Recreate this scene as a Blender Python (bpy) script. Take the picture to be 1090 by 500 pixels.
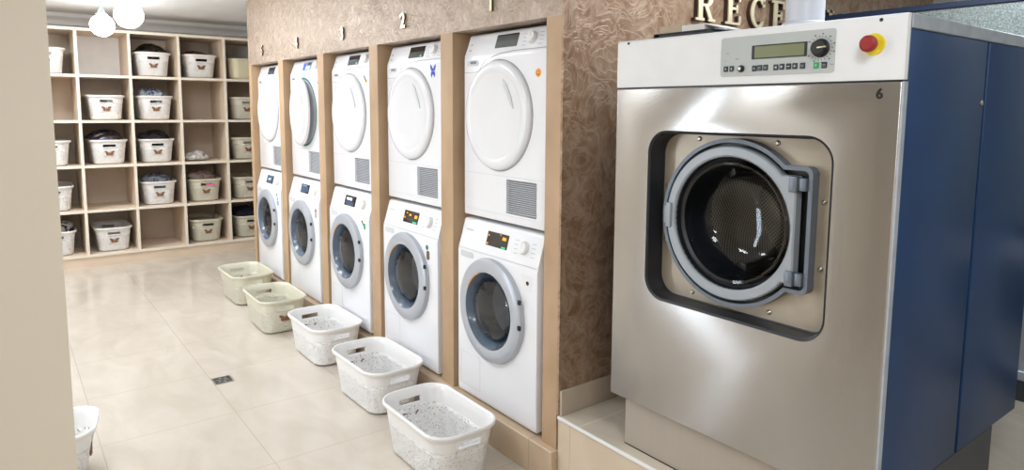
import bpy, bmesh, math, random
from math import pi, sin, cos, radians as R
from mathutils import Vector, Matrix, noise
random.seed(7)
SC = bpy.context.scene
COL = SC.collection
for o in list(bpy.data.objects): bpy.data.objects.remove(o)

# ------------------------------------------------------------------ camera
cd = bpy.data.cameras.new('camera'); cam = bpy.data.objects.new('camera', cd); COL.objects.link(cam)
cd.sensor_width = 36; cd.lens = 717.95 * 36 / 1090
cd.shift_x = -0.0020; cd.shift_y = -0.0494
cd.clip_start = .02
_F = Vector((-0.79070404, 0.60223294, -0.11001187)); _R = Vector((0.6053081, 0.79596318, 0.00668736)); _U = Vector((-0.09159275, 0.06130336, 0.99390778))
cam.matrix_world = Matrix(((_R.x, _U.x, -_F.x, 1.9316), (_R.y, _U.y, -_F.y, -1.7), (_R.z, _U.z, -_F.z, 1.501), (0, 0, 0, 1)))
SC.camera = cam
# ------------------------------------------------------------------ light, world, exposure
w = bpy.data.worlds.new('world'); SC.world = w; w.use_nodes = True
w.node_tree.nodes['Background'].inputs[0].default_value = (.80, .90, 1, 1)
w.node_tree.nodes['Background'].inputs[1].default_value = 3.0
SC.view_settings.view_transform = 'Standard'; SC.view_settings.look = 'None'
SC.view_settings.gamma = 1; SC.view_settings.use_curve_mapping = False
SC.view_settings.exposure = 0.0
CEIL = 2.388
FILL_PANELS = [(1.9, -1.0, 1.0), (0.75, 0.75, .8), (-0.3, -1.9, 1.0), (-1.9, -1.5, .85), (-4.5, -2.0, 1.9), (2.9, 1.3, .45), (2.8, -2.4, 1.3), (1.3, 2.5, .55), (-3.1, -.95, .9)]  # unseen ceiling panels, added to brighten the room
FILL_W = 19.5
def area(name, loc, rot, sx, sy, power, col=(.90, .95, 1)):
    l = bpy.data.lights.new(name, 'AREA'); l.shape = 'RECTANGLE'; l.size = sx; l.size_y = sy; l.energy = power; l.color = col
    o = bpy.data.objects.new(name, l); COL.objects.link(o); o.location = loc; o.rotation_euler = rot
    return o
for i, (x, y, k) in enumerate(FILL_PANELS):
    area('ceiling_fill_light', (x, y, CEIL - .035), (0, 0, 0), .56, .56, FILL_W * k)
# added lamp outside the unseen window, for fill and a stripe on the steel
area('added_window_light', (-1.825, -3.32, 1.13), (R(90), 0, 0), .34, 2.1, 26, (.86, .93, 1))

# ------------------------------------------------------------------ materials
MATS = {}
def nt_new(name):
    m = bpy.data.materials.new(name); m.use_nodes = True
    nt = m.node_tree; b = nt.nodes['Principled BSDF']; MATS[name] = m
    return m, nt, b
def node(nt, t, **kw):
    n = nt.nodes.new(t)
    for k, v in kw.items():
        if k in n.inputs.keys() if isinstance(k, str) else False: n.inputs[k].default_value = v
        else: setattr(n, k, v)
    return n
def coords(nt, scale=(1, 1, 1), out='Object'):
    tc = node(nt, 'ShaderNodeTexCoord'); mp = node(nt, 'ShaderNodeMapping'); mp.inputs['Scale'].default_value = scale
    nt.links.new(tc.outputs[out], mp.inputs[0]); return mp.outputs[0]
def ramp(nt, fac, stops, interp='LINEAR'):
    r = node(nt, 'ShaderNodeValToRGB'); r.color_ramp.interpolation = interp
    e = r.color_ramp.elements
    while len(e) < len(stops): e.new(.5)
    for i, (p, c) in enumerate(stops): e[i].position = p; e[i].color = (*c, 1) if len(c) == 3 else c
    nt.links.new(fac, r.inputs[0]); return r.outputs[0]
def bump(nt, b, h, strength=.3, dist=.01):
    n = node(nt, 'ShaderNodeBump'); n.inputs['Strength'].default_value = strength; n.inputs['Distance'].default_value = dist
    nt.links.new(h, n.inputs['Height']); nt.links.new(n.outputs[0], b.inputs['Normal'])
def srgb(*c): return tuple(((x / 255) / 12.92 if x / 255 < .04045 else ((x / 255 + .055) / 1.055) ** 2.4) for x in c)
def simple(name, rgb, rough=.5, metal=0, spec=.5, coat=0, emit=0, noise_amt=.03, nscale=8):
    m, nt, b = nt_new(name); c = srgb(*rgb)
    tx = node(nt, 'ShaderNodeTexNoise'); tx.inputs['Scale'].default_value = nscale; nt.links.new(coords(nt), tx.inputs[0])
    lo = tuple(v * (1 - noise_amt) for v in c); hi = tuple(min(1, v * (1 + noise_amt)) for v in c)
    nt.links.new(ramp(nt, tx.outputs[0], [(.3, lo), (.7, hi)]), b.inputs['Base Color'])
    b.inputs['Roughness'].default_value = rough; b.inputs['Metallic'].default_value = metal
    b.inputs['Specular IOR Level'].default_value = spec; b.inputs['Coat Weight'].default_value = coat
    if emit: b.inputs['Emission Color'].default_value = (*c, 1); b.inputs['Emission Strength'].default_value = emit
    return m
simple('white_enamel', (238, 239, 243), .28, coat=.3, noise_amt=.01)
simple('door_white', (232, 233, 237), .22, coat=.4, noise_amt=.01)
simple('white_plastic', (236, 236, 236), .35, noise_amt=.01)
simple('shade_white', (205, 208, 212), .5, noise_amt=.01)
simple('mark_grey', (150, 154, 160), .5)
simple('silver_ring', (184, 189, 198), .32, metal=.25)
simple('dark_tunnel', (84, 98, 114), .25, coat=.3)
simple('drum_light', (206, 204, 200), .3, metal=.2, noise_amt=.12, nscale=40); simple('drum_steel', (120, 118, 116), .3, metal=.9)
simple('lifter', (190, 190, 192), .3, metal=.6)
simple('black', (14, 15, 18), .35)
simple('rubber', (28, 31, 38), .45)
simple('black_gloss', (9, 10, 12), .08, coat=.5)
simple('screen_grey', (84, 90, 88), .15, coat=.5)
simple('screen_blue', (120, 150, 190), .2, emit=.5)
simple('screen_dim', (60, 84, 112), .2, emit=.15)
simple('screen_white', (205, 225, 245), .3, emit=.8)
simple('screen_orange', (255, 150, 30), .3, emit=1.1)
simple('screen_green', (40, 190, 140), .3, emit=.6)
simple('orange', (245, 160, 25), .5); simple('yellow', (240, 215, 40), .5); simple('blue', (25, 70, 190), .4)
simple('red', (150, 36, 32), .5); simple('green', (40, 165, 95), .5); simple('teal', (20, 130, 125), .5)
simple('brown', (120, 78, 45), .6); simple('sticker_brown', (110, 90, 60), .5)
simple('butterfly_brown', (134, 94, 66), .5, noise_amt=.35, nscale=120)
simple('melamine', (226, 207, 186), .5, noise_amt=.05, nscale=3)
simple('melamine_edge', (240, 231, 216), .45, noise_amt=.02)
simple('backboard', (210, 196, 180), .6, noise_amt=.04, nscale=4)
simple('blue_rail', (16, 42, 76), .4, noise_amt=.05)
simple('plinth_dark', (66, 70, 76), .45, metal=.3)
simple('recess_paint', (184, 172, 154), .35, metal=.3, noise_amt=.08, nscale=12); simple('bezel', (112, 120, 130), .4, metal=.2); simple('door_grey', (158, 164, 170), .38, metal=.2)
simple('hinge', (120, 128, 138), .35, metal=.5)
simple('screw_steel', (190, 186, 178), .3, metal=.9)
simple('panel_grey', (186, 190, 188), .5)
simple('lcd', (122, 128, 88), .25, coat=.3); simple('key_dark', (32, 40, 50), .4)
simple('pvc', (228, 230, 236), .3, noise_amt=.02)
simple('trim_steel', (188, 196, 208), .35, metal=.45, noise_amt=.08, nscale=20)
simple('gold', (228, 214, 180), .28, metal=.4, noise_amt=.05); simple('gold_shade', (60, 44, 32), .45)  # the dark copy holds the shade on letter and digit sides
simple('paint_white', (236, 237, 238), .6); simple('paint_grey', (222, 222, 220), .7)
simple('ceiling_paint', (240, 242, 245), .8)
simple('card_white', (240, 238, 230), .5); simple('card_beige', (196, 178, 150), .6); simple('binder_black', (42, 46, 54), .4)
simple('window_frame_white', (235, 235, 235), .4)
simple('pendant_metal', (150, 165, 172), .35, metal=.4)
simple('cream_plastic', (226, 220, 190), .4)
simple('tag_pink', (240, 110, 180), .5, emit=0)

m, nt, b = nt_new('globe_glass')
b.inputs['Base Color'].default_value = (1, 1, 1, 1); b.inputs['Emission Color'].default_value = (1, .98, .94, 1); b.inputs['Emission Strength'].default_value = 42

# near wall paint
m, nt, b = nt_new('wall_beige')
tx = node(nt, 'ShaderNodeTexNoise'); tx.inputs['Scale'].default_value = 2; nt.links.new(coords(nt), tx.inputs[0])
nt.links.new(ramp(nt, tx.outputs[0], [(.3, srgb(222, 211, 194)), (.7, srgb(227, 217, 201))]), b.inputs['Base Color']); b.inputs['Roughness'].default_value = .6

# stucco with pearly swirls
def stucco(name, base, light, dark, bstr, swirl=1.0):
    m, nt, b = nt_new(name); co = coords(nt)
    n1 = node(nt, 'ShaderNodeTexNoise'); n1.inputs['Scale'].default_value = 7; n1.inputs['Detail'].default_value = 3; n1.inputs['Distortion'].default_value = 2.2; nt.links.new(co, n1.inputs[0])
    wv = node(nt, 'ShaderNodeTexNoise'); wv.inputs['Scale'].default_value = 8; wv.inputs['Detail'].default_value = 4; wv.inputs['Distortion'].default_value = 2.6; wv.inputs['Roughness'].default_value = .55; nt.links.new(co, wv.inputs[0])
    rid = node(nt, 'ShaderNodeMath', operation='SUBTRACT'); nt.links.new(wv.outputs[0], rid.inputs[0]); rid.inputs[1].default_value = .5
    ab = node(nt, 'ShaderNodeMath', operation='ABSOLUTE'); nt.links.new(rid.outputs[0], ab.inputs[0])
    sw = ramp(nt, ab.outputs[0], [(0, (1, 1, 1)), (.035, (.45, .45, .45)), (.10, (0, 0, 0))])
    c1 = ramp(nt, n1.outputs[0], [(.35, srgb(*dark)), (.65, srgb(*base))])
    mx = node(nt, 'ShaderNodeMixRGB'); mx.inputs['Color2'].default_value = (*srgb(*light), 1)
    ml = node(nt, 'ShaderNodeMath', operation='MULTIPLY'); nt.links.new(sw, ml.inputs[0]); ml.inputs[1].default_value = .55 * swirl
    nt.links.new(ml.outputs[0], mx.inputs[0]); nt.links.new(c1, mx.inputs[1]); nt.links.new(mx.outputs[0], b.inputs['Base Color'])
    b.inputs['Roughness'].default_value = .42; b.inputs['Metallic'].default_value = .25
    bump(nt, b, sw, bstr, .004)
    return m
stucco('stucco', (172, 154, 138), (216, 202, 188), (158, 138, 122), .6)
stucco('stucco_brown', (166, 138, 114), (200, 174, 148), (142, 108, 80), .32, .9)
m, nt, b = nt_new('pillar_plaster')
tx = node(nt, 'ShaderNodeTexNoise'); tx.inputs['Scale'].default_value = 5; tx.inputs['Detail'].default_value = 6; nt.links.new(coords(nt, (1, 1, .6)), tx.inputs[0])
nt.links.new(ramp(nt, tx.outputs[0], [(.35, srgb(176, 146, 114)), (.65, srgb(192, 162, 130))]), b.inputs['Base Color']); b.inputs['Roughness'].default_value = .55

# tiles: object coordinates = world, joints at given pitch / offset
def tile(name, pitch, off, base, dark, joint, rough=.22, axes='xy'):
    m, nt, b = nt_new(name); co = coords(nt)
    sp = node(nt, 'ShaderNodeSeparateXYZ'); nt.links.new(co, sp.inputs[0])
    masks = []
    for k, ax in enumerate(axes):
        i = 'xyz'.index(ax)
        a = node(nt, 'ShaderNodeMath', operation='SUBTRACT'); nt.links.new(sp.outputs[i], a.inputs[0]); a.inputs[1].default_value = off[k]
        d = node(nt, 'ShaderNodeMath', operation='DIVIDE'); nt.links.new(a.outputs[0], d.inputs[0]); d.inputs[1].default_value = pitch[k]
        pp = node(nt, 'ShaderNodeMath', operation='PINGPONG'); nt.links.new(d.outputs[0], pp.inputs[0]); pp.inputs[1].default_value = .5
        l = node(nt, 'ShaderNodeMath', operation='LESS_THAN'); nt.links.new(pp.outputs[0], l.inputs[0]); l.inputs[1].default_value = .0022 / pitch[k]
        masks.append(l)
    mxm = node(nt, 'ShaderNodeMath', operation='MAXIMUM'); nt.links.new(masks[0].outputs[0], mxm.inputs[0]); nt.links.new(masks[-1].outputs[0], mxm.inputs[1])
    tx = node(nt, 'ShaderNodeTexNoise'); tx.inputs['Scale'].default_value = 2.2; tx.inputs['Detail'].default_value = 7; tx.inputs['Distortion'].default_value = 1.2
    nt.links.new(coords(nt, (1, 2.2, 1)), tx.inputs[0])
    c = ramp(nt, tx.outputs[0], [(.3, srgb(*dark)), (.7, srgb(*base))])
    mix = node(nt, 'ShaderNodeMixRGB'); mix.inputs[2].default_value = (*srgb(*joint), 1)
    nt.links.new(mxm.outputs[0], mix.inputs[0]); nt.links.new(c, mix.inputs[1]); nt.links.new(mix.outputs[0], b.inputs['Base Color'])
    inv = node(nt, 'ShaderNodeMath', operation='SUBTRACT'); inv.inputs[0].default_value = 1; nt.links.new(mxm.outputs[0], inv.inputs[1])
    bump(nt, b, inv.outputs[0], .35, .002)
    b.inputs['Roughness'].default_value = rough
    return m
tile('floor_tile', (.6, .575), (-2.048, -.852), (210, 201, 189), (197, 187, 173), (188, 177, 162), .17)
tile('step_tile_top', (.6, .575), (.12, .34), (214, 204, 188), (198, 186, 168), (230, 222, 208), .25)
tile('step_tile_front', (.6, 5), (.07, 9), (218, 202, 180), (204, 186, 162), (190, 172, 150), .35, 'xz')
tile('skirting_tile', (.6, 5), (.45, 9), (206, 184, 158), (190, 166, 140), (170, 150, 126), .35, 'xz')
simple('nosing', (238, 238, 236), .25, coat=.4)
simple('base_tile', (196, 180, 160), .35, noise_amt=.08, nscale=5)

# brushed stainless steel
def steel(name, c, rough, aniso=.9):
    m, nt, b = nt_new(name)
    tx = node(nt, 'ShaderNodeTexNoise'); tx.inputs['Scale'].default_value = 1; tx.inputs['Detail'].default_value = 4
    nt.links.new(coords(nt, (90, 90, 1.2)), tx.inputs[0])
    t2 = node(nt, 'ShaderNodeTexNoise'); t2.inputs['Scale'].default_value = 1.6; t2.inputs['Detail'].default_value = 5; nt.links.new(coords(nt), t2.inputs[0])
    mu = node(nt, 'ShaderNodeMath', operation='MULTIPLY_ADD'); nt.links.new(tx.outputs[0], mu.inputs[0]); mu.inputs[1].default_value = .25; nt.links.new(t2.outputs[0], mu.inputs[2])
    nt.links.new(ramp(nt, mu.outputs[0], [(.4, tuple(v * .90 for v in srgb(*c))), (.85, srgb(*c))]), b.inputs['Base Color'])
    b.inputs['Metallic'].default_value = .9; b.inputs['Roughness'].default_value = rough
    b.inputs['Anisotropic'].default_value = aniso; b.inputs['Anisotropic Rotation'].default_value = 0
    tg = node(nt, 'ShaderNodeCombineXYZ'); tg.inputs[2].default_value = 1; tg.inputs[0].default_value = .001; nt.links.new(tg.outputs[0], b.inputs['Tangent'])
    bump(nt, b, tx.outputs[0], .03, .002)
    return m
steel('brushed_steel', (184, 181, 177), .24)
steel('recess_steel', (180, 170, 158), .45, .3); MATS['recess_steel'].node_tree.nodes['Principled BSDF'].inputs['Metallic'].default_value = .35
m, nt, b = nt_new('blue_panel')
tx = node(nt, 'ShaderNodeTexNoise'); tx.inputs['Scale'].default_value = 3; tx.inputs['Detail'].default_value = 6; nt.links.new(coords(nt), tx.inputs[0])
nt.links.new(ramp(nt, tx.outputs[0], [(.3, srgb(12, 52, 96)), (.7, srgb(16, 62, 112))]), b.inputs['Base Color'])
b.inputs['Roughness'].default_value = .38; b.inputs['Metallic'].default_value = .15
t2 = node(nt, 'ShaderNodeTexNoise'); t2.inputs['Scale'].default_value = 500; nt.links.new(coords(nt), t2.inputs[0]); bump(nt, b, t2.outputs[0], .15, .001)
m, nt, b = nt_new('galvanised')
vo = node(nt, 'ShaderNodeTexVoronoi'); vo.inputs['Scale'].default_value = 200; nt.links.new(coords(nt), vo.inputs[0])
vn = node(nt, 'ShaderNodeTexNoise'); vn.inputs['Scale'].default_value = 150; vn.inputs['Detail'].default_value = 5; nt.links.new(coords(nt), vn.inputs[0])
nt.links.new(ramp(nt, vn.outputs[0], [(.35, srgb(112, 122, 120)), (.65, srgb(164, 174, 172))]), b.inputs['Base Color'])
b.inputs['Metallic'].default_value = .7; b.inputs['Roughness'].default_value = .4; bump(nt, b, vo.outputs['Color'], .3, .002)

# perforated plastic lace (real see-through holes) for the baskets
def lace(name, rgb, hole, scale=58, bstr=.6, rand=.9):
    m, nt, b = nt_new(name); co = coords(nt)
    v = node(nt, 'ShaderNodeTexVoronoi'); v.inputs['Scale'].default_value = scale; v.inputs['Randomness'].default_value = rand; nt.links.new(co, v.inputs[0])
    v2 = node(nt, 'ShaderNodeTexVoronoi', feature='DISTANCE_TO_EDGE'); v2.inputs['Scale'].default_value = scale * .75; nt.links.new(co, v2.inputs[0])
    al = ramp(nt, v.outputs['Distance'], [(hole, (0, 0, 0)), (hole + .04, (1, 1, 1))])
    b.inputs['Base Color'].default_value = (*srgb(*rgb), 1); b.inputs['Roughness'].default_value = .3
    b.inputs['Subsurface Weight'].default_value = 0
    nt.links.new(al, b.inputs['Alpha'])
    sw = ramp(nt, v2.outputs['Distance'], [(0, (1, 1, 1)), (.12, (0, 0, 0))])
    bump(nt, b, sw, bstr, .004)
    return m
lace('lace_white', (240, 239, 238), .27, 80, .45); lace('lace_cream', (216, 213, 196), .25, 80, .45)
lace('floor_lace_white', (234, 231, 230), .20, 70, .3, .8); lace('floor_lace_cream', (214, 210, 190), .17, 70, .3, .8)
simple('rim_white', (240, 239, 238), .3, noise_amt=.01); simple('rim_cream', (216, 213, 194), .35, noise_amt=.01)

# glass of porthole doors and thin film
def glassmix(name, tint, gloss=.05, ior=1.5):
    m, nt, b = nt_new(name); nt.nodes.remove(b)
    out = nt.nodes['Material Output']
    tr = node(nt, 'ShaderNodeBsdfTransparent'); tr.inputs[0].default_value = (*tint, 1)
    gl = node(nt, 'ShaderNodeBsdfGlossy'); gl.inputs['Roughness'].default_value = gloss
    fr = node(nt, 'ShaderNodeFresnel'); fr.inputs[0].default_value = ior
    mx = node(nt, 'ShaderNodeMixShader'); nt.links.new(fr.outputs[0], mx.inputs[0]); nt.links.new(tr.outputs[0], mx.inputs[1]); nt.links.new(gl.outputs[0], mx.inputs[2])
    nt.links.new(mx.outputs[0], out.inputs[0]); return m
glassmix('glass_bowl', (.82, .84, .86), .04, 1.6); glassmix('glass_dark', (.94, .95, .97), .03, 1.5); glassmix('glass_clear', (.95, .97, 1), .02, 1.3)
glassmix('film', (.84, .87, .92), .25, 2.3)

# perforated drum sheet: dots in polar/planar object coordinates
m, nt, b = nt_new('drum_dots')
sp = node(nt, 'ShaderNodeSeparateXYZ'); nt.links.new(coords(nt), sp.inputs[0])
def mth(op, a, bb=None, c=None):
    n = node(nt, 'ShaderNodeMath', operation=op)
    for i, v in enumerate((a, bb, c)):
        if v is None: continue
        if isinstance(v, (int, float)): n.inputs[i].default_value = v
        else: nt.links.new(v, n.inputs[i])
    return n.outputs[0]
K = 2 * pi / .0155
sx_ = mth('SINE', mth('MULTIPLY', sp.outputs[0], K)); sz_ = mth('SINE', mth('MULTIPLY', sp.outputs[2], K)); sy_ = mth('SINE', mth('MULTIPLY', sp.outputs[1], K))
ang = mth('SINE', mth('MULTIPLY', mth('ARCTAN2', sp.outputs[2], sp.outputs[0]), 84))
geo = node(nt, 'ShaderNodeNewGeometry')
sn = node(nt, 'ShaderNodeSeparateXYZ'); nt.links.new(geo.outputs['True Normal'], sn.inputs[0])
isback = mth('GREATER_THAN', mth('ABSOLUTE', sn.outputs[1]), .7)
flat = mth('MULTIPLY', sx_, sz_); cyl = mth('MULTIPLY', sy_, ang)
sel = mth('ADD', mth('MULTIPLY', flat, isback), mth('MULTIPLY', cyl, mth('SUBTRACT', 1, isback)))
nt.links.new(ramp(nt, sel, [(.15, srgb(196, 188, 174)), (.3, srgb(26, 26, 26))]), b.inputs['Base Color'])
b.inputs['Metallic'].default_value = .55; b.inputs['Roughness'].default_value = .35

def cloth_mat(name, c1, c2, scale=14):
    m, nt, b = nt_new(name)
    tx = node(nt, 'ShaderNodeTexNoise'); tx.inputs['Scale'].default_value = scale; tx.inputs['Detail'].default_value = 3; tx.inputs['Distortion'].default_value = 1.5; nt.links.new(coords(nt), tx.inputs[0])
    nt.links.new(ramp(nt, tx.outputs[0], [(.42, srgb(*c1)), (.58, srgb(*c2))]), b.inputs['Base Color']); b.inputs['Roughness'].default_value = .85
    bump(nt, b, tx.outputs[0], .4, .01)
cloth_mat('cloth_navy', (22, 30, 48), (34, 44, 66)); cloth_mat('cloth_dark_red', (40, 40, 48), (120, 60, 62)); cloth_mat('cloth_denim', (66, 84, 120), (196, 204, 214))
cloth_mat('cloth_pastel', (60, 100, 190), (196, 176, 178), 9); cloth_mat('cloth_black', (26, 26, 30), (74, 68, 74)); cloth_mat('cloth_white', (232, 230, 226), (170, 170, 172))
cloth_mat('cloth_slate', (92, 104, 124), (170, 180, 196)); cloth_mat('cloth_taupe', (142, 122, 114), (176, 156, 148)); cloth_mat('cloth_bw', (20, 22, 26), (205, 205, 205), 10)

# ------------------------------------------------------------------ mesh helpers
def tag(o, label=None, cat=None, group=None, kind=None):
    for k, v in (('label', label), ('category', cat), ('group', group), ('kind', kind)):
        if v: o[k] = v
    return o
def empty(name, loc, label, cat, group=None, rz=0):
    o = bpy.data.objects.new(name, None); COL.objects.link(o); o.location = loc; o.rotation_euler = (0, 0, rz); o.empty_display_size = .05
    return tag(o, label, cat, group)
class MB:
    def __init__(s): s.bm = bmesh.new(); s.mi = 0
    def _m(s, faces):
        for f in faces: f.material_index = s.mi
    def box(s, a, b_, bev=0, seg=2):
        a, b_ = [min(p, q) for p, q in zip(a, b_)], [max(p, q) for p, q in zip(a, b_)]
        r = bmesh.ops.create_cube(s.bm, size=1); vs = r['verts']
        for v in vs: v.co = Vector([(a[i] + b_[i]) / 2 + v.co[i] * (b_[i] - a[i]) for i in range(3)])
        fs = list({f for v in vs for f in v.link_faces}); s._m(fs)
        if bev:
            es = list({e for v in vs for e in v.link_edges})
            r = bmesh.ops.bevel(s.bm, geom=es, offset=bev, segments=seg, affect='EDGES', profile=.5); s._m(r['faces'])
        return s
    def prism(s, pts, axis, lo, hi, bev=0, seg=2):
        """pts: 2-D outline; axis: extrusion axis (0,1,2); remaining axes in order"""
        def mk(p, t):
            q = list(p); q.insert(axis, t); return s.bm.verts.new(q)
        A = [mk(p, lo) for p in pts]; B = [mk(p, hi) for p in pts]; n = len(pts)
        fs = [s.bm.faces.new(A), s.bm.faces.new(B[::-1])]
        for i in range(n): fs.append(s.bm.faces.new((A[i], B[i], B[(i + 1) % n], A[(i + 1) % n])))
        s._m(fs)
        if bev:
            es = list({e for f in fs for e in f.edges})
            r = bmesh.ops.bevel(s.bm, geom=es, offset=bev, segments=seg, affect='EDGES', profile=.5); s._m(r['faces'])
        return s
    def lathe(s, prof, c, axis=1, n=48, closed=False, a0=0, a1=2 * pi, flip=1):
        """prof: (radius, height along axis) revolve about axis through c"""
        full = abs(a1 - a0 - 2 * pi) < 1e-6; m = n if full else n + 1
        rings = []
        for k in range(m):
            a = a0 + (a1 - a0) * k / n; row = []
            for (r, h) in prof:
                u, v = r * cos(a), r * sin(a)
                p = {1: (c[0] + u, c[1] + h, c[2] + v), 2: (c[0] + u, c[1] + v, c[2] + h), 0: (c[0] + h, c[1] + u, c[2] + v)}[axis]
                row.append(s.bm.verts.new(p))
            rings.append(row)
        L = len(prof)
        for k in range(n):
            A, B = rings[k], rings[(k + 1) % m]
            for i in range(L if closed else L - 1):
                j = (i + 1) % L
                f = s.bm.faces.new((A[i], A[j], B[j], B[i])); f.material_index = s.mi
        if closed is False and full:
            bmesh.ops.remove_doubles(s.bm, verts=[v for r_ in rings for v in r_], dist=1e-6)
        return s
    def tube(s, pts, r, n=8, closed=False):
        P = [Vector(p) for p in pts]; rows = []
        for i, p in enumerate(P):
            a = P[i - 1] if (i or closed) else P[i]; b_ = P[(i + 1) % len(P)] if (i < len(P) - 1 or closed) else P[i]
            t = (b_ - a).normalized(); up = Vector((0, 0, 1)) if abs(t.z) < .9 else Vector((1, 0, 0))
            u = t.cross(up).normalized(); v = t.cross(u)
            rows.append([s.bm.verts.new(p + r * (cos(2 * pi * k / n) * u + sin(2 * pi * k / n) * v)) for k in range(n)])
        m = len(P)
        for i in range(m if closed else m - 1):
            A, B = rows[i], rows[(i + 1) % m]
            for k in range(n): s.bm.faces.new((A[k], A[(k + 1) % n], B[(k + 1) % n], B[k])).material_index = s.mi
        if not closed:
            s.bm.faces.new(rows[0][::-1]).material_index = s.mi; s.bm.faces.new(rows[-1]).material_index = s.mi
        return s
    def build(s, name, mats, parent=None, smooth=True, loc=None, ang=35):
        bmesh.ops.recalc_face_normals(s.bm, faces=s.bm.faces)
        me = bpy.data.meshes.new(name); s.bm.to_mesh(me); s.bm.free()
        for mm in (mats if isinstance(mats, (list, tuple)) else [mats]): me.materials.append(MATS[mm])
        if smooth:
            for p in me.polygons: p.use_smooth = p.area < .004
            me.set_sharp_from_angle(angle=R(ang))
        o = bpy.data.objects.new(name, me); COL.objects.link(o)
        if parent: o.parent = parent
        if loc: o.location = loc
        return o
def boolcut(o, cutters):
    """cut bmesh-made cutters out of o, for real"""
    par = o.parent; o.parent = None
    bpy.context.view_layer.update()
    for c in cutters:
        md = o.modifiers.new('b', 'BOOLEAN'); md.operation = 'DIFFERENCE'; md.object = c; md.solver = 'EXACT'
    dg = bpy.context.evaluated_depsgraph_get(); ev = o.evaluated_get(dg)
    me = bpy.data.meshes.new_from_object(ev); o.modifiers.clear(); old = o.data; o.data = me; bpy.data.meshes.remove(old)
    for c in cutters: bpy.data.objects.remove(c)
    for p in o.data.polygons: p.use_smooth = p.area < .004
    o.data.set_sharp_from_angle(angle=R(30))
    o.parent = par
def copy_tree(o, parent=None):
    c = o.copy(); COL.objects.link(c); c.parent = parent
    for ch in [x for x in CH.get(o.name, [])]: copy_tree(ch, c)
    return c
CH = {}
def index_children():
    CH.clear()
    for x in bpy.data.objects:
        if x.parent: CH.setdefault(x.parent.name, []).append(x)
def arc(cx, cz, r, a0, a1, n): return [(cx + r * cos(R(a0 + (a1 - a0) * i / n)), cz + r * sin(R(a0 + (a1 - a0) * i / n))) for i in range(n + 1)]
def rrect(x0, z0, x1, z1, r, n=6):
    return arc(x1 - r, z1 - r, r, 0, 90, n) + arc(x0 + r, z1 - r, r, 90, 180, n) + arc(x0 + r, z0 + r, r, 180, 270, n) + arc(x1 - r, z0 + r, r, 270, 360, n)
def text_mesh(name, s, size, mat, parent=None, depth=.001, bold=0, M=None):
    cu = bpy.data.curves.new(name, 'FONT'); cu.body = s; cu.size = size; cu.extrude = depth; cu.offset = bold; cu.align_x = 'CENTER'; cu.align_y = 'CENTER'; cu.resolution_u = 4
    t = bpy.data.objects.new(name + '_tmp', cu); COL.objects.link(t)
    bpy.context.view_layer.update()
    me = bpy.data.meshes.new_from_object(t.evaluated_get(bpy.context.evaluated_depsgraph_get()))
    bpy.data.objects.remove(t); me.materials.clear(); me.materials.append(MATS[mat])
    if M: me.transform(M)
    o = bpy.data.objects.new(name, me); COL.objects.link(o); o.parent = parent
    return o
FRONT = Matrix.Rotation(R(90), 4, 'X')            # text plane -> faces -Y
def densify(P, d):
    out = []
    for i, p in enumerate(P):
        q = P[(i + 1) % len(P)]; n = max(1, int(math.hypot(q[0] - p[0], q[1] - p[1]) / d))
        out += [(p[0] + (q[0] - p[0]) * j / n, p[1] + (q[1] - p[1]) * j / n) for j in range(n)]
    return out
def struct(mb, name, mats, **kw): return tag(mb.build(name, mats, **kw), kind='structure')

# ------------------------------------------------------------------ the room
X0, X1, Y0, Y1 = -6.02, 3.8, -3.2, 3.2
PL = .1445; HT = 1.8547; XR = -.0995; G = .7864; OW = .6804; ST = .2923
MB_ = MB().box((X0 - .1, Y0 - .1, -.12), (X1 + .1, Y1 + .1, 0)); struct(MB_, 'floor', 'floor_tile', smooth=False)
struct(MB().box((X0 - .1, Y0 - .1, CEIL), (X1 + .1, Y1 + .1, CEIL + .12)), 'ceiling', 'ceiling_paint', smooth=False)
struct(MB().box((X0 - .1, Y0 - .1, 0), (X0, Y1 + .1, CEIL)), 'wall_far', 'paint_grey', smooth=False)
struct(MB().box((X1, Y0 - .1, 0), (X1 + .1, Y1 + .1, CEIL)), 'wall_behind_camera', 'wall_beige', smooth=False)
struct(MB().box((0, Y1, 0), (X1, Y1 + .1, CEIL)), 'wall_back', 'paint_white', smooth=False)
struct(MB().box((X0, 1.6, 0), (-3.99, 1.7, CEIL)), 'wall_alcove', 'paint_grey', smooth=False)
# wall opposite the machines, with an unseen window shaped for the steel's bright stripe
WX0, WX1, WZ0, WZ1 = -2.05, -1.60, .04, 2.2
wl = MB(); wl.box((X0, Y0 - .1, 0), (WX0, Y0, CEIL)); wl.box((WX1, Y0 - .1, 0), (X1, Y0, CEIL)); wl.box((WX0, Y0 - .1, 0), (WX1, Y0, WZ0)); wl.box((WX0, Y0 - .1, WZ1), (WX1, Y0, CEIL))
struct(wl, 'wall_left', 'wall_beige', smooth=False)
wf = MB()
for a, b_ in (((WX0, WZ0), (WX0 + .05, WZ1)), ((WX1 - .05, WZ0), (WX1, WZ1)), ((WX0 + .05, WZ0), (WX1 - .05, WZ0 + .05)), ((WX0 + .05, WZ1 - .05), (WX1 - .05, WZ1))):
    wf.box((a[0], Y0 - .08, a[1]), (b_[0], Y0 - .03, b_[1]))
wfo = struct(wf, 'added_window_1', 'window_frame_white', smooth=False)
MB().box((WX0 + .05, Y0 - .06, WZ0 + .05), (WX1 - .05, Y0 - .055, WZ1 - .05)).build('pane', 'glass_clear', wfo, smooth=False)
# near wall end on the left of the photograph
struct(MB().box((.22, Y0, 0), (.35, -1.6155, CEIL), 0), 'wall_near', 'wall_beige', smooth=False)
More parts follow.
